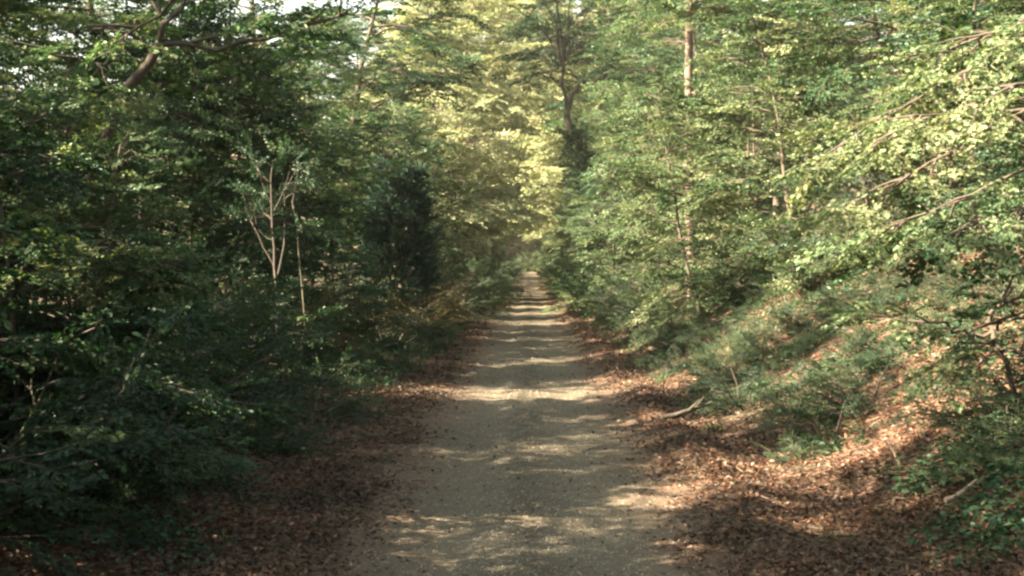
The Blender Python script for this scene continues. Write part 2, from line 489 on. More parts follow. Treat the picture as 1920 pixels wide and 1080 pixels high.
tall = kinds('', 'broadleaf_tree', 'tree', [
    std_tree(11, 13, 2.6, 3.4, 33, .17), std_tree(12, 14, 3.0, 3.2, 33, .19, leaf='broad', tint=(.3, .85)),
    std_tree(13, 12, 2.2, 3.6, 33, .15, lean=.1), std_tree(14, 15, 3.4, 3.6, 36, .2, tint=(.1, .6))])
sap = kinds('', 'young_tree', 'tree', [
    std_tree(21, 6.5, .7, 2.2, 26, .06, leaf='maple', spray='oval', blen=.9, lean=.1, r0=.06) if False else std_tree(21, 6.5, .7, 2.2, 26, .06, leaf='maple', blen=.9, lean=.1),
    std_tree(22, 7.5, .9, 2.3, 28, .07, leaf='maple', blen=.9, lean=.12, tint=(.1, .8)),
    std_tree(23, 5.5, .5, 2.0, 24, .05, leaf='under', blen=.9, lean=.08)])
def shrub(seed, h=2.4, stems=9, leaf='under', spray='oval', spread=.75, bark='dark', tint=(.1, .75), size=(.45, .85), blen=.75, step=.2):
    T = Tree(seed, spray, leaf, bark, tint); r = T.r
    for i in range(stems):
        a = i * 2.4 + r.normal(0, .4); el = r.uniform(.75, 1.35) if i % 3 else r.uniform(.35, .7)
        st = wander((math.cos(a) * .12, math.sin(a) * .12, -.12), (math.cos(a) * math.cos(el) * spread * 1.3, math.sin(a) * math.cos(el) * spread * 1.3, math.sin(el)), h * r.uniform(.7, 1.15), 6, r, .12, -.05)
        T.tube(st, .022, .006, 5)
        T.foliate(st, .12, step, blen, size, tilt=.4)
    return T
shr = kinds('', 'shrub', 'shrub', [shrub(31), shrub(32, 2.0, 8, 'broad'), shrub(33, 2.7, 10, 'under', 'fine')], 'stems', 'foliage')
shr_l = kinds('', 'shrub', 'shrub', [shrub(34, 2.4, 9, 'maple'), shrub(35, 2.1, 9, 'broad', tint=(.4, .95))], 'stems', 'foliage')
shr_t = kinds('', 'shrub', 'shrub', [shrub(36, 1.9, 10, 'tan', 'fine'), shrub(37, 1.6, 9, 'tan', 'sparse')], 'stems', 'foliage')
low = kinds('', 'low_plant', 'plant', [shrub(41, .55, leaf='herb', stems=14, spray='fine', spread=1.3, size=(.22, .4), blen=.22, step=.09), shrub(42, .5, leaf='herb', stems=13, spray='oval', spread=1.3, size=(.18, .34), blen=.2, step=.09), shrub(43, .75, leaf='under', stems=15, spray='fine', spread=1.1, size=(.22, .42), blen=.25, step=.1)], 'stems', 'foliage')
sunlit_gold_t = kinds('', 'sunlit_gold_tree', 'tree', [std_tree(51, 17, 3.2, 4.2, 46, .12, leaf='sunlit_gold', tint=(.3, .9), blen=1.2, size=(.8, 1.4)), std_tree(52, 15, 3.2, 4.0, 44, .11, leaf='sunlit_gold', tint=(.1, .7), blen=1.2, size=(.8, 1.4))])

def AX(px, d): return (px - 992) * d / 2667.0          # lateral metres of a photo column at distance d
def AZ(py, d): return 2.4 - (py - 498) * d / 2667.0

ORD = "first second third fourth fifth sixth seventh eighth ninth tenth eleventh twelfth thirteenth fourteenth fifteenth sixteenth seventeenth eighteenth nineteenth twentieth".split()
ORD += ["twenty-" + w for w in ORD[:9]] + ["thirtieth"] + ["thirty-" + w for w in ORD[:9]] + ["fortieth"] + ["forty-" + w for w in ORD[:9]] + ["fiftieth"] + ["fifty-" + w for w in ORD[:9]] + ["sixtieth"] + ["sixty-" + w for w in ORD[:9]] + ["seventieth"] + ["seventy-" + w for w in ORD[:9]]
CNT = {}
def put(src, x, y, sc, label, group=None, rz=None, dz=0):
    if '#' in label:
        k = CNT[label] = CNT.get(label, -1) + 1; label = label.replace('#', ORD[k])
    return tdup(src, (x, y, H(x, y) - .05 + dz), random.uniform(0, 6.28) if rz is None else rz, sc, label, group)

#@@PLANTING
# ------------------------------------------------------------------ left belt
near_left = [  # kind, x, y, scale, label
    (tall[0], -9.5, -5, .8, "tall tree beside the camera at the left, outside its view"),
    (tall[2], -8.5, 1, .75, "broadleaf tree just left of the camera, above the near litter"),
    (tall[1], -9.5, 7, .75, "tall tree whose dark crown fills the very left edge of the photo"),
    (sap[2], -5.9, 8.5, 1.0, "dark sapling nearest the camera on the left roadside"),
    (sap[0], -6.9, 12.2, .6, "near sapling with large sunlit leaf specks at the left edge"),
    (tall[3], -9.8, 15, .58, "tall tree behind the dark near saplings at the upper left"),
    (sap[2], -6.0, 17.5, .62, "dense dark sapling hanging low over the left leaf litter"),
    (sap[1], -6.6, 20.5, .6, "sapling in deep shade left of the pale forked stems"),
    (tall[0], -10.5, 24, .58, "broadleaf tree directly behind the leaning trunk at the upper left"),
    (sap[2], -6.3, 29, 1.1, "dark sapling just behind the pale forked stems on the left"),
    (tall[1], -9.5, 33, .6, "broadleaf tree rising behind the pale forked stems"),
    (sap[0], -7.4, 40, 1.1, "speckled sapling between the forked stems and the dark evergreen column"),
    (tall[2], -8.2, 45, .8, "broadleaf tree leaning over the dark evergreen column"),
]
for k, x, y, s, lb in near_left: put(k, x, y, s, lb)
lsh = [(shr[0], -4.6, 11.2, .9, "low dark shrub at the bottom left corner"),
       (shr[1], -4.7, 13.8, .95, "shaded roadside shrub second from the bottom left corner"),
       (shr[2], -4.8, 16.5, .9, "fine leaved dark shrub above the left leaf litter"),
       (shr[0], -4.6, 19.5, .85, "black green shrub drooping over the left roadside"),
       (shr[2], -5.3, 21, .7, "fine leaved shrub below the leaning trunk on the left"),
       (shr[1], -5.3, 28, .8, "rounded shaded shrub left of the green herb patch"),
       (shr_t[0], -5.0, 31.5, .8, "brownish shrub with red leaves beneath it on the left bank"),
       (shr[0], -5.3, 36, .9, "shrub at the foot of the pale forked stems"),
       (shr_t[1], -5.0, 41, .9, "thin tan shrub left of the evergreen column base"),
       (shr_t[0], -3.7, 46, 1.0, "tan leaved bush at the foot of the dark evergreen column"),
       (shr_t[0], -3.7, 53, 1.2, "wide brown tinged bush by the road past the evergreen column"),
       (shr[2], -3.1, 58, .85, "dark rounded bush at the left road edge in mid distance")]
for k, x, y, s, lb in lsh: put(k, x, y, s, lb)
# unseen trees added at the left, behind the camera, to shade the road
for i in range(7):
    put(tall[i % 4], -8.5 + (i % 2) * 1.6, -30 + i * 4.6, random.uniform(.7, .9), "unseen tree added behind the camera at the left to shade the road", "unseen shade trees behind the camera")
for i in range(7):
    put(sap[(i + 1) % 3], -5.9 - (i % 2) * .9, -27 + i * 5.0, random.uniform(.95, 1.2), "unseen sapling added behind the camera at the left to shade the road", "unseen shade saplings behind the camera")
for (x, yy, k, s) in ((-8.6, 19.5, 0, .85), (-8.0, 29, 3, .75), (-7.4, 37, 1, .8), (-12.5, 39, 0, .5)):
    put(tall[k], x, yy, s, "shaded tree in the thick left wall before the dark evergreen, # from the camera", "trees in the near left wall")
for (x, yy, k, s) in ((-8.2, 17.5, 1, 1.0), (-7.6, 28, 2, 1.2), (-8.4, 35, 1, 1.1), (-7.5, 31, 2, 1.2), (-6.8, 41, 2, 1.0), (-7.0, 52, 0, 1.1)):
    put(sap[k], x, yy, s, "shaded sapling in the thick left wall before the dark evergreen, # from the camera", "saplings in the near left wall")
y = 50.0
while y < 232:
    put(tall[random.randrange(4)], -7.6 + random.uniform(-1.2, 1.0), y, random.uniform(.6, .85), "# tree of the left roadside row counted from the dark evergreen column onward", "trees along the far left roadside")
    if random.random() < .25: put(tall[random.randrange(4)], -12 + random.uniform(-1.5, 1.5), y + 2, random.uniform(.7, .9), "# tree of the left roadside row counted from the dark evergreen column onward", "trees along the far left roadside")
    put(sap[random.randrange(3)], -5.3 + random.uniform(-.6, .5), y + 3, random.uniform(.8, 1.2), "# sapling of the left roadside counted from the dark evergreen column onward", "saplings along the far left roadside")
    y += random.uniform(10, 14)
y = 63.0
while y < 225:
    put([shr[1], shr_l[1], shr[2], shr_t[0]][random.randrange(4)], -3.0 - random.uniform(0, .9) - .5 * (y > 110), y, random.uniform(.8, 1.2), "# shrub along the left road edge counted from the dark rounded bush onward", "shrubs along the far left road edge")
    y += random.uniform(2.6, 4.2)
# beyond the open field on the left
for i in range(26):
    put(tall[i % 4], -48 + random.uniform(-5, 5), -10 + i * 9.5, random.uniform(.9, 1.3), "tree in the distant row glimpsed through the left roadside trees", "distant row behind the left trees")
for i in range(14):
    put(shr_l[i % 2], -20 + random.uniform(-5, 5), 14 + i * 8, random.uniform(1.0, 1.6), "sunlit bush glimpsed through the left roadside trees", "sunlit bushes behind the left trees")

for i in range(13):
    put(tall[(i * 3) % 4], -14.5 + (i % 3) * .8, 14 + i * 5.0, random.uniform(.42, .52), "low tree of the second left row glimpsed through the front row, # from the camera", "second row behind the left trees")
# ------------------------------------------------------------------ right bank
near_right = [
    (tall[1], 11.5, 14, .95, "tall tree behind the near maple at the right edge"),
    (tall[2], 10.8, 20, .95, "broadleaf tree above the near maple sprays at the upper right"),
    (sap[2], 8.4, 22.5, 1.15, "dark leaved sapling standing in for shade below the near maple sprays"),  # darker leaf kind paints the shade in the maple gaps
    (tall[0], 12, 27, 1.0, "tall tree rising at the top right behind the maple"),
    (sap[0], 8.2, 28.5, .8, "sunlit sapling left of the near maple on the bank"),
    (tall[3], 9.5, 34, .95, "broad tree between the near maple and the pale upright trunk"),
    (sap[1], 6.6, 33.5, 1.0, "bright sapling low on the bank right of the pale upright trunk"),
    (sap[0], 5.7, 39, .95, "bright sapling on the bank in front of the pale upright trunk"),
    (sap[1], 4.35, 35.5, .78, "small sapling on the bank foot hiding the base of the pale upright trunk"),
    (tall[2], 11.5, 42, 1.0, "tall tree right of and behind the pale upright trunk"),
    (sap[1], 6.6, 46, 1.1, "sunlit sapling just behind the pale upright trunk"),
    (tall[0], 8.8, 51, 1.0, "tall tree left of and behind the pale upright trunk"),
    (sap[0], 4.9, 52, .95, "pale green sapling right of the thin stemmed conifer"),
    (sap[1], 5.3, 58, 1.0, "bright sapling beside the thin stemmed conifer"),
    (sap[0], 4.6, 66, 1.1, "light green sapling behind the thin stemmed conifer"),
]
for k, x, y, s, lb in near_right: put(k, x, y, s, lb)
put(sap[2], 8.3, 17.8, 1.15, "dark leaved sapling added as the shaded hollow directly behind the near maple sprays")  # added so its dark leaves stand in for shaded gaps
put(tall[1], 6.6, 84, 1.6, "big tree arching over the right of the road behind the crooked dark tree")
put(tall[3], 8.5, 100, 1.8, "tallest tree on the right, behind the arching one at the top of the photo")
put(tall[0], -8.2, 72, 1.05, "big tree leaning in from the left at the top of the photo beyond the evergreen")
rsh = [       (shr[0], 8.6, 20.5, .9, "shaded shrub on the bank top below the maple sprays"),
       (shr_l[0], 6.3, 30, .95, "bright green shrub in the middle of the right bank"),
       (shr[2], 7.9, 29, 1.0, "dark shrub behind the bright green one on the right bank"),
       (shr[1], 5.3, 35, .7, "green shrub on the right bank above the leaf covered berm"),
       (shr_l[1], 4.5, 40, .85, "light green shrub low on the right bank, second beyond the bright one"),
       (shr[2], 3.9, 45, .75, "fine leaved shrub at the foot of the right bank"),
       (shr_l[0], 3.8, 50, .9, "pale shrub at the bank foot right of the road in mid distance"),
       (shr_l[1], 3.4, 56, .8, "sunlit shrub beside the right road edge in mid distance")]
for k, x, y, s, lb in rsh: put(k, x, y, s, lb)
put(sap[0], 3.75, 51, 1.0, "light green sapling by the right road edge hiding the foot of the crooked dark tree")
put(sap[2], -4.5, 12.7, .7, "dark bushy sapling at the left edge hiding the lower leaning trunk")
put(sap[1], -4.3, 13.5, .44, "slim bushy sapling at the left whose leaves cover the leaning trunk's middle")
put(tall[3], -8.8, 60, 1.2, "dense tree closing the gap between the evergreen and the sunlit golden crowns at the left")
put(sap[1], -5.7, 13.6, .6, "small bushy sapling in front of the leaning trunk at the left")
put(shr[1], -5.6, 14.0, 1.35, "tall dark shrub wrapped round the foot of the leaning trunk")
put(shr[0], -5.2, 23.6, .85, "shaded shrub covering the foot of the forked stems")
y = 57.0
while y < 232:
    put(tall[random.randrange(4)], 7.6 + random.uniform(-1.0, 1.4), y, random.uniform(.8, 1.1), "# tree of the right roadside row counted from the thin conifer onward", "trees along the far right roadside")
    put(sap[random.randrange(2)], 4.8 + random.uniform(-.6, .5), y + 3, random.uniform(.8, 1.25), "# sapling of the right roadside counted from the thin conifer onward", "saplings along the far right roadside")
    y += random.uniform(6, 8)
y = 60.0
while y < 225:
    put([shr_l[0], shr_l[1], shr[1]][random.randrange(3)], 2.9 + random.uniform(0, .9) + .5 * (y > 110), y, random.uniform(.8, 1.25), "# shrub along the right road edge counted from the sunlit shrub onward", "shrubs along the far right road edge")
    y += random.uniform(2.8, 4.2)
for i in range(34):
    yy = 18 + i * 6.6
    put(tall[i % 4], 15.5 + (i % 3) * 4.5 + random.uniform(-1.5, 1.5), yy, random.uniform(1.0, 1.3), "tree standing deep in the wood behind the right roadside trees", "trees deep in the right wood")
for i in range(16):
    put(tall[(i * 3) % 4], 34 + random.uniform(-4, 4), 60 + i * 12, random.uniform(1.2, 1.5), "tree standing deep in the wood behind the right roadside trees", "trees deep in the right wood")

# ------------------------------------------------------------------ far end: trees closing the view, sunlight put into their pale golden leaf colour
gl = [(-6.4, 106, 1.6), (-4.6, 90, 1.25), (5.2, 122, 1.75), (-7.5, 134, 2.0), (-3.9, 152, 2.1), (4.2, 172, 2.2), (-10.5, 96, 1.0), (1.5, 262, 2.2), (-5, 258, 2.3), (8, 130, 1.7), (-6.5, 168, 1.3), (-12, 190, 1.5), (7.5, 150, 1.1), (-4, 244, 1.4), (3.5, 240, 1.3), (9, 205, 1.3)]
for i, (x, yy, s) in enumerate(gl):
    put(sunlit_gold_t[i % 2], x, yy, s, "tree with sunlight painted into its pale golden leaves above the far road end, # of its cluster", "trees with painted sunlight above the far end")
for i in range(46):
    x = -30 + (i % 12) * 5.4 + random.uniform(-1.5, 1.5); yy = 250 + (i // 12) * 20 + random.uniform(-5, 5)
    put(sunlit_gold_t[i % 2] if (i % 3 == 0) else tall[i % 4], x, yy, random.uniform(1.5, 2.1), "tree on the rise closing the view past the far end of the road", "trees on the rise past the road end")
for i in range(7):
    put(shr_l[i % 2], -6 + i * 1.7, 242 + random.uniform(-2, 2), 1.5, "shrub where the road bends out of sight, # from the left", "shrubs where the road ends")
#@@SPECIALS
# ------------------------------------------------------------------ singled out trees
def path(pts): return np.array(pts, float)
def jag(pts, r, n=3, amp=.04):
    """subdivide a hand-laid path and roughen it"""
    pts = path(pts); k = np.linspace(0, 1, len(pts)); kk = np.linspace(0, 1, (len(pts) - 1) * n + 1)
    o = np.stack([np.interp(kk, k, pts[:, c]) for c in range(3)], 1)
    o[1:-1] += r.normal(0, amp, (len(o) - 2, 3)); return o

# leaning trunk with the long level limb, upper left
T = Tree(61, 'oval', 'broad', 'dark', (.45, 1.0)); r = T.r; d = 15.0
bx, by = -5.9, 15.0; bz = H(bx, by)
W = lambda px, py, dd=0: (AX(px, d + dd) - bx, dd, AZ(py, d + dd) - bz)
T.tube(jag([(0, 0, -.3), (.15, 0, 1.2), W(170, 330), W(228, 190), W(300, 82)], r, 3, .02), .075, .05, 8)
T.foliate(jag([(0, 0, .3), (.15, 0, 1.2), W(170, 330), W(222, 205)], r, 3, .02), .05, .13, .35, (.35, .6), tilt=.8)
lim = jag([W(300, 82), W(400, 78), W(500, 74), W(590, 42), W(660, 15)], r, 2, .03)
T.tube(lim, .032, .010, 6); T.foliate(lim, .2, .2, .6, (.4, .7), up=.9)
l2 = jag([W(300, 82), W(335, 20), W(360, -90), W(350, -260)], r, 2, .04); T.tube(l2, .035, .012, 6); T.foliate(l2, .35, .22, .9, (.4,.8))
l3 = jag([W(360, 78), W(420, 60), W(470, 38)], r, 2, .02); T.tube(l3, .025, .008, 5); T.foliate(l3, .3, .2, .6)
for k, (a, b, c) in enumerate([(150, 40, 1.5), (80, 90, -1.2), (420, -60, 1.8), (520, -80, -1.5), (250, -180, 0), (120, -120, 1)]):
    lp = jag([W(300, 30), W((300 + a) / 2, b - 20 + 40, c / 2), W(a, b, c)], r, 3, .03); T.tube(lp, .018, .006, 5); T.foliate(lp, .25, .22, .8, (.4, .8), up=.4)
e = T.build("leaning_tree", "leaning tree at the upper left whose bare trunk bends into a long level limb"); e.location = (bx, by, bz)

# pale forked stems
T = Tree(62, 'oval', 'under', 'dark', (.1, .6)); r = T.r; d = 25.0
bx, by = AX(522, d), d; bz = H(bx, by)
W = lambda px, py, dd=0: (AX(px, d + dd) - bx, dd, AZ(py, d + dd) - bz)
for pts, r0_, r1_ in (([(0, 0, -.2), W(522, 560), W(515, 500), W(510, 430), W(508, 370), W(512, 300)], .06, .02),
                      ([W(515, 500), W(495, 465), W(470, 415), W(455, 360, .5)], .03, .01),
                      ([W(512, 450), W(495, 440), W(482, 425), W(478, 380)], .022, .008),
                      ([W(520, 520), W(530, 460, .4), W(535, 400, .5), W(530, 330, .6)], .03, .01),
                      ([W(512, 400), W(530, 360), W(545, 310)], .02, .008), ([(.3, .2, -.2), (.4, .3, 1), W(560, 470, .5), W(548, 380, .5), W(560, 300, .6)], .035, .01),
                      ([W(508, 380), W(490, 340), W(480, 300)], .015, .007)):
    pp = jag(pts, r, 2, .015); T.tube(pp, r0_ * .6, r1_ * .6, 6); T.foliate(pp[len(pp) // 3:], .35, .3, .5, (.35, .65), up=.3, tilt=.6)
e = T.build("sapling", "leggy sapling of pale bare forked stems in a dark hollow left of the road"); e.location = (bx, by, bz)

# trees added left of the view to shade the near road and verge
put(tall[2], -6.9, -9.5, .8, "unseen small crowned tree added behind the camera at the left for shade")
put(sap[0], -6.1, -4.0, 1.1, "unseen maple like sapling added behind the camera at the left for shade")
put(tall[0], -7.2, 5.5, .8, "unseen tall tree added a little ahead of the camera to shade the right verge")
put(tall[3], -8.6, 12.0, .64, "short dense tree added left of the view to shade the near verge")
put(sap[1], -6.4, 3.5, 1.1, "unseen green sapling added beside the camera at the left for shade")
# dark evergreen column
T = Tree(63, 'needle', 'ever', 'dark', (.0, .5)); r = T.r
bx, by = AX(748, 48), 48; bz = H(bx, by)
T.tube(wander((0, 0, -.2), (.02, 0, 1), 5.6, 6, r, .03), .13, .02, 7)
for i in range(900):
    f = r.uniform(0, 1) ** .85; a = r.uniform(0, 6.28)
    rad = (1.0 * (1 - .75 * max(0, (f - .55) / .45) ** 1.5) * (.75 + .25 * min(1, f / .2))) * r.uniform(.35, 1.25)
    z = .35 + 4.9 * f
    T.P.append(np.array([math.cos(a) * rad * .8, math.sin(a) * rad * .8, z])); T.D.append(np.array([math.cos(a), math.sin(a), r.uniform(.1, 1.1)]))
    T.N.append(np.array([0, 0, 1.]) + r.normal(0, .5, 3)); T.S.append(r.uniform(.45, .75)); T.T.append(r.uniform(.1, .8))
e = T.build("evergreen_tree", "very dark bluish evergreen shaped like a column beside the left of the road"); e.location = (bx, by, bz)

# pale upright trunk on the right
T = Tree(64, 'oval', 'broad', 'trunk', (.35, .95)); r = T.r; d = 44.0
bx, by = AX(1296, d), d; bz = H(bx, by)
tr = jag([(0, 0, -.3), (-.03, 0, 4), (-.08, 0, 8), (-.05, 0, 12), (.1, 0, 15)], r, 3, .02)
T.tube(tr, .17, .06, 9)
for i in range(24):
    f = .56 + .42 * i / 24; p_, _ = lookup(tr, f); a = i * 2.4 + r.normal(0, .3)
    lp = wander(p_, (math.cos(a), math.sin(a), .35), r.uniform(2, 3.6), 5, r, .13, -.03); T.tube(lp, .05, .01, 5); T.foliate(lp, .25, .3, 1.3)
for a, z, L in ((4.8, 2.6, 1.6), (4.6, 3.6, 1.5), (4.9, 4.9, 1.4), (4.3, 5.3, 1.4), (4.5, 3.2, 1.6), (4.1, 4.4, 1.8), (5.2, 5.0, 1.6), (4.7, 4.0, 1.5), (3.6, 5.5, 1.6), (4.6, 8.4, 1.5), (5.0, 8.9, 1.8), (4.9, 9.2, 1.8), (4.2, 9.6, 1.6), (5.1, 10.2, 2.0), (4.4, 10.8, 2.0), (4.4, 6.0, 1.2), (5.0, 6.4, 1.2)):
    p_ = np.array([0, 0, z]); lp = wander(p_, (math.cos(a), math.sin(a), .1), L, 4, r, .15, -.05); T.tube(lp, .03, .008, 5); T.foliate(lp, .15, .22, .8)
e = T.build("pale_trunked_tree", "straight tree with a pale pinkish sunlit trunk standing upright on the right bank"); e.location = (bx, by, bz)

# crooked dark trunk, upper centre right
T = Tree(65, 'oval', 'broad', 'dark', (.05, .5)); r = T.r; d = 62.0
bx, by = 3.9, d; bz = H(bx, by)
W = lambda px, py, dd=0: (AX(px, d + dd) - bx, dd, AZ(py, d + dd) - bz)
T.tube(jag([(0, 0, -.3), (-.3, 0, 2.5), W(1098, 330), W(1085, 270), W(1062, 215)], r, 3, .05), .22, .13, 8)
T.foliate(jag([(-.1, 0, .5), (-.3, 0, 2.5), W(1098, 330), W(1080, 250)], r, 3, .05), .05, .09, 1.1, (.7, 1.1), tilt=.8)
l1 = jag([W(1062, 215), W(1078, 175), W(1092, 150), W(1130, 146), W(1190, 140)], r, 2, .05); T.tube(l1, .13, .04, 7); T.foliate(l1, .35, .3, 1.3)
l2 = jag([W(1062, 215), W(1050, 160), W(1055, 80), W(1040, 0), W(1050, -80)], r, 2, .08); T.tube(l2, .10, .03, 7); T.foliate(l2, .15, .4, 1.2)
for a, b, c in ((975, 60, 0), (960, 110, 1), (1120, 90, 0), (1010, 20, -1), (1150, 30, 1), (1100, -30, 0), (1000, 150, 0.5)):
    lp = jag([W(1054, 120), W((1054 + a) / 2, b - 10, c), W(a, b, c)], r, 3, .08); T.tube(lp, .05, .01, 5); T.foliate(lp, .25, .28, 1.2)
e = T.build("crooked_tree", "dark crooked tree reaching over the right side of the road with blackish limbs"); e.location = (bx, by, bz)

# thin conifer with drooping top
T = Tree(66, 'needle', 'herb', 'dark', (.0, .5)); r = T.r; d = 56.0
bx, by = AX(1150, d), d; bz = H(bx, by); hh = AZ(285, d) - bz
tr = jag([(0, 0, -.2), (0.02, 0, hh * .5), (0, 0, hh)], r, 4, .015); T.tube(tr, .075, .02, 7)
for i in range(30):
    z = hh * (.62 + .37 * i / 30); a = i * 2.4; L = 1.5 * (1.1 - i / 34) * r.uniform(.8, 1.2)
    lp = wander((0, 0, z), (math.cos(a), math.sin(a), -.15), L, 4, r, .06, -.12); T.tube(lp, .02, .006, 4); T.foliate(lp, .15, .2, .5, (.5, .8))
for i in range(7):
    z = hh * (.2 + .06 * i); a = i * 2.1; lp = wander((0, 0, z), (math.cos(a), math.sin(a), 0), .7, 3, r, .1, -.08); T.tube(lp, .012, .004, 4)
e = T.build("conifer", "thin stemmed young conifer with a dark drooping tent shaped top on the right"); e.location = (bx, by, bz)

# near maple with layered sunlit sprays, right edge
def maple(seed, bx, by, trunk, limbs, name, label, r0_=.1):
    T = Tree(seed, 'lobed', 'maple', 'bark', (.2, .75)); r = T.r; bz = H(bx, by)
    tr = jag([(x - bx, y - by, z - bz) for x, y, z in trunk], r, 3, .03); T.tube(tr, r0_, .03, 7)
    for L in limbs:
        f, pts = L[0], L[1]
        p_, _ = lookup(tr, f)
        lp = jag([tuple(p_)] + [(x - bx, y - by, z - bz) for x, y, z in pts], r, 4, .03)
        T.tube(lp, .024, .005, 5); T.foliate(lp, .2, .19, .65, (.34, .62), tilt=.3, tc=r.uniform(.2, .7), droop=-.04, up=.1)
    e = T.build(name, label); e.location = (bx, by, bz); return e
def pz(px, py, dd): return (AX(px, dd), dd, AZ(py, dd))
maple(67, 6.9, 14.5, [(6.9, 14.5, .9), (6.7, 14.4, 3), (6.8, 14.3, 5), (7.0, 14.2, 7.5)], [
    (.85, [pz(1900, 80, 14), pz(1700, 190, 13.6), pz(1560, 290, 13.3)]),
    (.75, [pz(1950, 150, 13), pz(1780, 200, 12.6), pz(1640, 270, 12.4)]),
    (.65, [pz(1900, 210, 13), pz(1760, 300, 12.6), pz(1600, 380, 12.6)]),
    (.5, [pz(1980, 360, 12.5), pz(1890, 400, 12.3), pz(1800, 430, 12.2)]),
    (.9, [pz(2000, 0, 14), pz(1850, 60, 14), pz(1700, 110, 14.5)]),
    (.55, [pz(1900, 330, 15), pz(1720, 400, 15.5), pz(1580, 450, 16)]),
], "maple_tree", "near maple at the right edge with layered sunlit sprays of lobed leaves")
maple(68, AX(1950, 14), 14, [pz(1950, 790, 14), pz(1905, 730, 14), pz(1868, 660, 14), pz(1850, 600, 14.1)], [
    (.85, [pz(1810, 625, 14), pz(1720, 595, 13.8), pz(1645, 585, 13.7)]),
    (.9, [pz(1880, 600, 13.8), pz(1910, 570, 13.6)]),
    (.8, [pz(1830, 655, 13.8), pz(1790, 665, 13.6)]),
    (.7, [pz(1900, 660, 13.8), pz(1935, 640, 13.6)]),
    (.95, [pz(1880, 560, 13.9), pz(1900, 510, 13.9), pz(1930, 450, 13.8)]),
], "maple_sapling", "bent maple sapling on the right bank, bare diagonal stem and low pale sprays", .018)

# ------------------------------------------------------------------ small things on the banks
def wood_piece(name, label, cat, loc, rz, L, rad, tilt=0., stubs=2, mat='dead', seed=0):
    r = np.random.default_rng(seed); A = Acc()
    p = wander((0, 0, 0), (math.cos(tilt), 0, math.sin(tilt)), L, 6, r, .09)
    f = np.linspace(0, 1, 7); V, F = tube(p, rad * (1 - .55 * f) * r.uniform(.9, 1.1, 7), 8); A.add(V, F)
    c = np.array([[0, 1, 2, 3, 4, 5, 6, 7]]); A.add(V[:8].copy(), c[:, ::-1]); A.add(V[-8:].copy(), c)
    for k in range(stubs):
        q, d = lookup(p, r.uniform(.2, .8)); sp = wander(q, d + r.normal(0, .8, 3) + (0, 0, .4), L * .28, 2, r, .1)
        V, F = tube(sp, [rad * .4, rad * .3, rad * .15], 5); A.add(V, F)
    o = obj(name, A.mesh(name, [M[mat]], True)); tag(o, label, cat)
    o.location = loc; o.rotation_euler = (0, 0, rz); return o
x, y = AX(1240, 20.4), 20.4
wood_piece("fallen_branch", "dark fallen branch lying on the leafy berm right of the road", "branch", (x, y, H(x, y) + .04), .3, .9, .05, .1, 3, 'dark', 1)
x, y = AX(1795, 12.1), 12.1
wood_piece("broken_branch", "pale broken wood stub catching the sun at the bottom right", "branch", (x - .1, y, H(x, y) + .03), .35, .42, .028, .22, 4, 'dead', 2)
x, y = AX(630, 42), 42
o = wood_piece("stump", "small stump with a bright sunlit cut face low on the left bank", "stump", (x, y, H(x, y) - .1), 0, .6, .16, 1.45, 0, 'dead', 3)
x, y = AX(1690, 14.2), 14.2
wood_piece("root", "thin forked root poking from the litter near the bottom right", "root", (x, y, H(x, y)), 2.2, .3, .015, .8, 3, 'dead', 4)

# low plants
rp_ = [(low[0], 4.35, 12.6, 1.0, "green leafy plant at the bottom right corner of the bank"),
       (low[2], 4.7, 13.6, 1.1, "bushy green plant just above the bottom right corner"),
       (low[2], 3.7, 17.2, .9, "dark green clump on the right bank above the broken stub"),
       (low[0], 4.2, 19.0, .9, "small green clump right of the dark one on the bank"),
       (low[2], 3.35, 21.5, 1.0, "dark grassy clump at the foot of the bank beside the sunlit litter"),
       (low[0], 5.1, 20.3, 1.0, "pale green plant halfway up the sunny bank"),
       (low[1], 5.8, 18.1, 1.0, "small bright plant high on the bank near the maple sapling"),
       (low[2], 3.6, 25.5, .9, "wide low green plant where the bank meets the leafy berm"),
       (low[0], 4.4, 27.5, .9, "green plant on the bank behind the wide low one"),
       (low[1], 6.0, 23.5, 1.2, "bright leafy plant high on the bank left of the near maple"),
       (low[2], 3.2, 29.5, .9, "feathery green plant along the right verge"),
       (low[0], -3.5, 33, 1.1, "bright green herb on the left verge before the evergreen column"),
       (low[1], -3.9, 36.5, 1.4, "fresh green leafy plant second in the left verge patch"),
       (low[0], -3.3, 39.5, 1.3, "green plant at the far end of the left verge patch"),
       (low[1], -3.75, 11.9, 1.1, "bluish leafy plant in the dark at the bottom left corner"),
       (low[1], -3.3, 14.2, .9, "small dark plant at the edge of the left litter"),
       (low[2], -3.5, 17.5, 1.1, "dark green low plant bordering the left litter"),
       (low[2], -3.3, 21.5, 1.1, "low dark plant in the shaded left verge")]
for k, x, y, s, lb in rp_: put(k, x, y, s, lb, dz=.03)
for i in range(34):
    put(low[i % 3], 3.3 + 3.6 * ((i * .618) % 1), 16.5 + i * .6, random.uniform(.5, 1.0), "low green plant in the sunlit litter of the right bank, # up the road", "low plants of the right bank")
y = 24.0
while y < 110:
    put(low[random.randrange(3)], -3.2 - random.uniform(0, .8), y + 1, random.uniform(1, 1.6), "low green plant of the left verge, # counted from the camera", "low plants of the left verge")
    put(low[random.randrange(3)], 3.3 + random.uniform(0, 1.3), y + 9, random.uniform(1, 1.6), "low green plant of the right verge, # counted from the camera", "low plants of the right verge")
    y += random.uniform(2.5, 4)

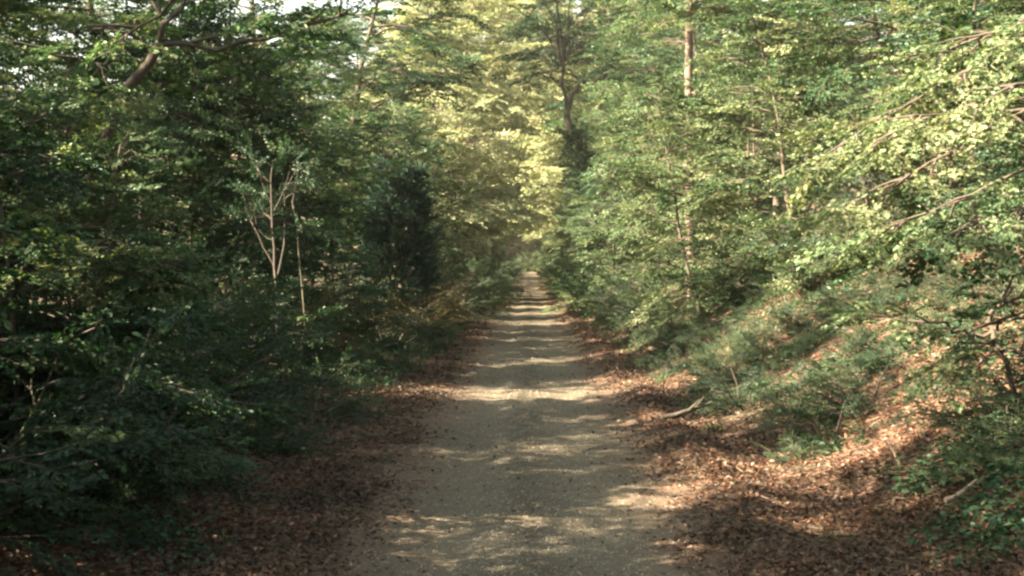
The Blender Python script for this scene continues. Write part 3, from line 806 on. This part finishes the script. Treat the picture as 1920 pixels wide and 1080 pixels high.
#@@STUFF
# ------------------------------------------------------------------ leaf litter, ground cover, stones
def dens_y(n, y0, y1, r, pw=1.7):
    u = r.uniform(0, 1, n); a = 1 - pw
    return (y0 ** a + u * (y1 ** a - y0 ** a)) ** (1 / a)
r = np.random.default_rng(99)
def litter(n, sel):
    y = dens_y(n, 9, 120, r); x = r.uniform(-9, 12, n)
    p = sel(x, y); k = r.uniform(0, 1, n) < p; return x[k], y[k]
def sel_l(x, y):
    a = np.abs(x); base = sst(.95, 1.95, a + .22 * vnoise(x * 0 + np.sign(x), y, 1.2, 44) + .12 * vnoise(x, y, .4, 47))
    g = np.where(x < 0, sst(9, 3, a), 1.0)
    clump = .45 + .55 * sst(-.5, .4, vnoise(x, y, .9, 45))
    return np.clip(base ** 1.5 * g * clump + .015, 0, 1)
x, y = litter(600000, sel_l)
n = len(x); S = r.uniform(.022, .055, n) * (1 + y / 60)
P = np.stack([x, y, height(x, y) + .004 + r.uniform(0, .03, n) * (np.abs(x) > 1.5)], 1)
th = r.uniform(0, 6.28, n); D = np.stack([np.cos(th), np.sin(th), r.normal(.05, .28, n)], 1)
N = np.array([0, 0, 1.]) + r.normal(0, .38, (n, 3))
tt = np.clip(.45 + .25 * vnoise(x, y, 1.5, 46) + r.normal(0, .25, n), 0, 1)
V, F, T_ = leaves('dry', P, D, N, S, tt)
tag(obj("leaf_litter", mesh_from("leaf_litter", V, [F], [M['litter']], T_)), "brown fallen leaves covering both verges and the right bank", "leaves", kind="stuff")

n = 1500; y = dens_y(n, 9, 60, r); x = r.uniform(1.2, 6.5, n) * np.where(r.uniform(0, 1, n) < .45, -1, 1)
L_ = r.uniform(.04, .20, n); th = r.uniform(0, 6.28, n); d = np.stack([np.cos(th), np.sin(th)], 1) * L_[:, None] / 2; w = np.stack([-np.sin(th), np.cos(th)], 1) * (.003 + .01 * L_)[:, None]
c0 = np.stack([x, y], 1); zz = lambda q: height(q[:, 0], q[:, 1]) + .035
P4 = [np.concatenate([q, (zz(q) + dz)[:, None]], 1) for q, dz in ((c0 - d + w, 0), (c0 - d - w, 0), (c0 + d - w * .4, .01), (c0 + d + w * .4, .01), (c0 - d, .014), (c0 + d, .018))]
V = np.stack(P4, 1).reshape(-1, 3); o6 = (np.arange(n) * 6)[:, None, None]
F = (np.array([(0, 3, 5, 4), (1, 4, 5, 2)])[None] + o6).reshape(-1, 4)
tag(obj("fallen_twigs", mesh_from("fallen_twigs", V, [F], [M['twig']])), "small dry twigs strewn through the fallen leaves", "twigs", kind="stuff")

# green ground cover: ivy-like leaves low over the banks
n = 240000; y = dens_y(n, 9.5, 130, r); x = r.uniform(-10, 13, n)
c = vnoise(x, y, 1.6, 51) + .4 * vnoise(x, y, .5, 52)
pr = np.where(x < 0, sst(2.5, 3.3, -x + .3 * vnoise(x * 0, y, 2, 53)) * np.clip(.55 + c, .1, 1), sst(2.9, 3.7, x) * sst(.05, .5, c + .35 * sst(19, 32, y) + .25))
k = r.uniform(0, 1, n) < pr; x, y = x[k], y[k]; n = len(x)
hgt = r.uniform(0, 1, n) ** 1.5 * (.10 + .13 * np.clip(vnoise(x, y, .8, 54) + .5, 0, 1.3))
P = np.stack([x, y, height(x, y) + .02 + hgt], 1); th = r.uniform(0, 6.28, n)
D = np.stack([np.cos(th), np.sin(th), r.normal(-.1, .35, n)], 1); N = np.array([0, 0, 1.]) + r.normal(0, .4, (n, 3))
V, F, T_ = leaves('oval', P, D, N, r.uniform(.032, .075, n) * (1 + y / 60), np.clip(r.normal(.4, .22, n), 0, 1))
tag(obj("ground_cover", mesh_from("ground_cover", V, [F], [M['herb']], T_)), "low creeping green leaves over the banks", "ground cover", kind="stuff")

# grass
n = 90000; y = dens_y(n, 10, 110, r, 1.5); x = np.where(r.uniform(0, 1, n) < .45, r.uniform(-6, -2.4, n), r.uniform(2.4, 9, n))
c = vnoise(x, y, 1.1, 61) + .5 * vnoise(x, y, .35, 62)
k = r.uniform(0, 1, n) < sst(0.0, .6, c + .3 * sst(16, 30, y) - .8 * (x > 0) * sst(26, 18, y)) * np.where(x > 0, 1, .5 * sst(20, 27, y)); x, y = x[k], y[k]; n = len(x)
P = np.stack([x, y, height(x, y)], 1); th = r.uniform(0, 6.28, n)
D = np.stack([np.cos(th) * .45, np.sin(th) * .45, np.ones(n)], 1); N = np.stack([np.cos(th + .5), np.sin(th + .5), np.full(n, .1)], 1)
V, F, T_ = leaves('blade', P, D, N, r.uniform(.08, .22, n), np.clip(r.normal(.5, .25, n), 0, 1))
tag(obj("grass", mesh_from("grass", V, [F], [M['herb']], T_)), "thin grass tufts growing along both verges", "grass", kind="stuff")

# loose stones on the road
n = 42000; y = dens_y(n, 9, 60, r); x = r.normal(0, .95, n); k = np.abs(x) < 1.9; x, y = x[k], y[k]; n = len(x)
oc = np.array([(1, 0, 0), (0, 1, 0), (-1, 0, 0), (0, -1, 0), (0, 0, .7), (0, 0, -.5)]); of = np.array([(0, 1, 4), (1, 2, 4), (2, 3, 4), (3, 0, 4)])
S = r.uniform(.003, .010, n) * (1 + y / 40); th = r.uniform(0, 6.28, n)
vv = oc[None] * S[:, None, None] * r.uniform(.6, 1.3, (n, 6, 1)); cx, sx = np.cos(th)[:, None], np.sin(th)[:, None]
V = np.stack([vv[..., 0] * cx - vv[..., 1] * sx, vv[..., 0] * sx + vv[..., 1] * cx, vv[..., 2]], -1) + np.stack([x, y, height(x, y) + .006], 1)[:, None]
F = (of[None] + (np.arange(n) * 6)[:, None, None]).reshape(-1, 3)
ms, t, out = newmat("loose_stone"); at = t.nodes.new("ShaderNodeAttribute"); at.attribute_name = "tint"
rp = ramp(t, [(0, (.05, .045, .033)), (.6, (.12, .11, .085)), (1, (.27, .25, .20))], at.outputs["Fac"])
p = t.nodes.new("ShaderNodeBsdfPrincipled"); p.inputs["Roughness"].default_value = .85
lnk(t, rp.outputs[0], p.inputs["Base Color"]); lnk(t, p.outputs[0], out.inputs[0])
tag(obj("gravel_stones", mesh_from("gravel_stones", V.reshape(-1, 3), [F], [ms], np.repeat(r.uniform(0, 1, n), 4))), "loose grey stones scattered over the road", "gravel", kind="stuff")

for o in list(C.objects):          # drop any variant that was never planted
    if o.get("first"):
        for ch in list(o.children): bpy.data.objects.remove(ch)
        bpy.data.objects.remove(o)

# ------------------------------------------------------------------ haze: thin warm air round the whole scene
hz = np.array([(x, y, z) for x in (-1000, 1000) for y in (-300, 2100) for z in (-8, 75)], float)
hf = np.array([(0, 1, 3, 2), (4, 6, 7, 5), (0, 4, 5, 1), (2, 3, 7, 6), (0, 2, 6, 4), (1, 5, 7, 3)])
mh = bpy.data.materials.new("air"); mh.use_nodes = True; t = mh.node_tree; t.nodes.clear()
out = t.nodes.new("ShaderNodeOutputMaterial"); pv = t.nodes.new("ShaderNodeVolumePrincipled")
pv.inputs["Color"].default_value = (.97, .95, .86, 1); pv.inputs["Density"].default_value = 0.0002; pv.inputs["Anisotropy"].default_value = 0.2
lnk(t, pv.outputs[0], out.inputs["Volume"])
tag(obj("haze", mesh_from("haze", hz, [hf], [mh])), "thin pale haze between the trees", "haze", kind="stuff")
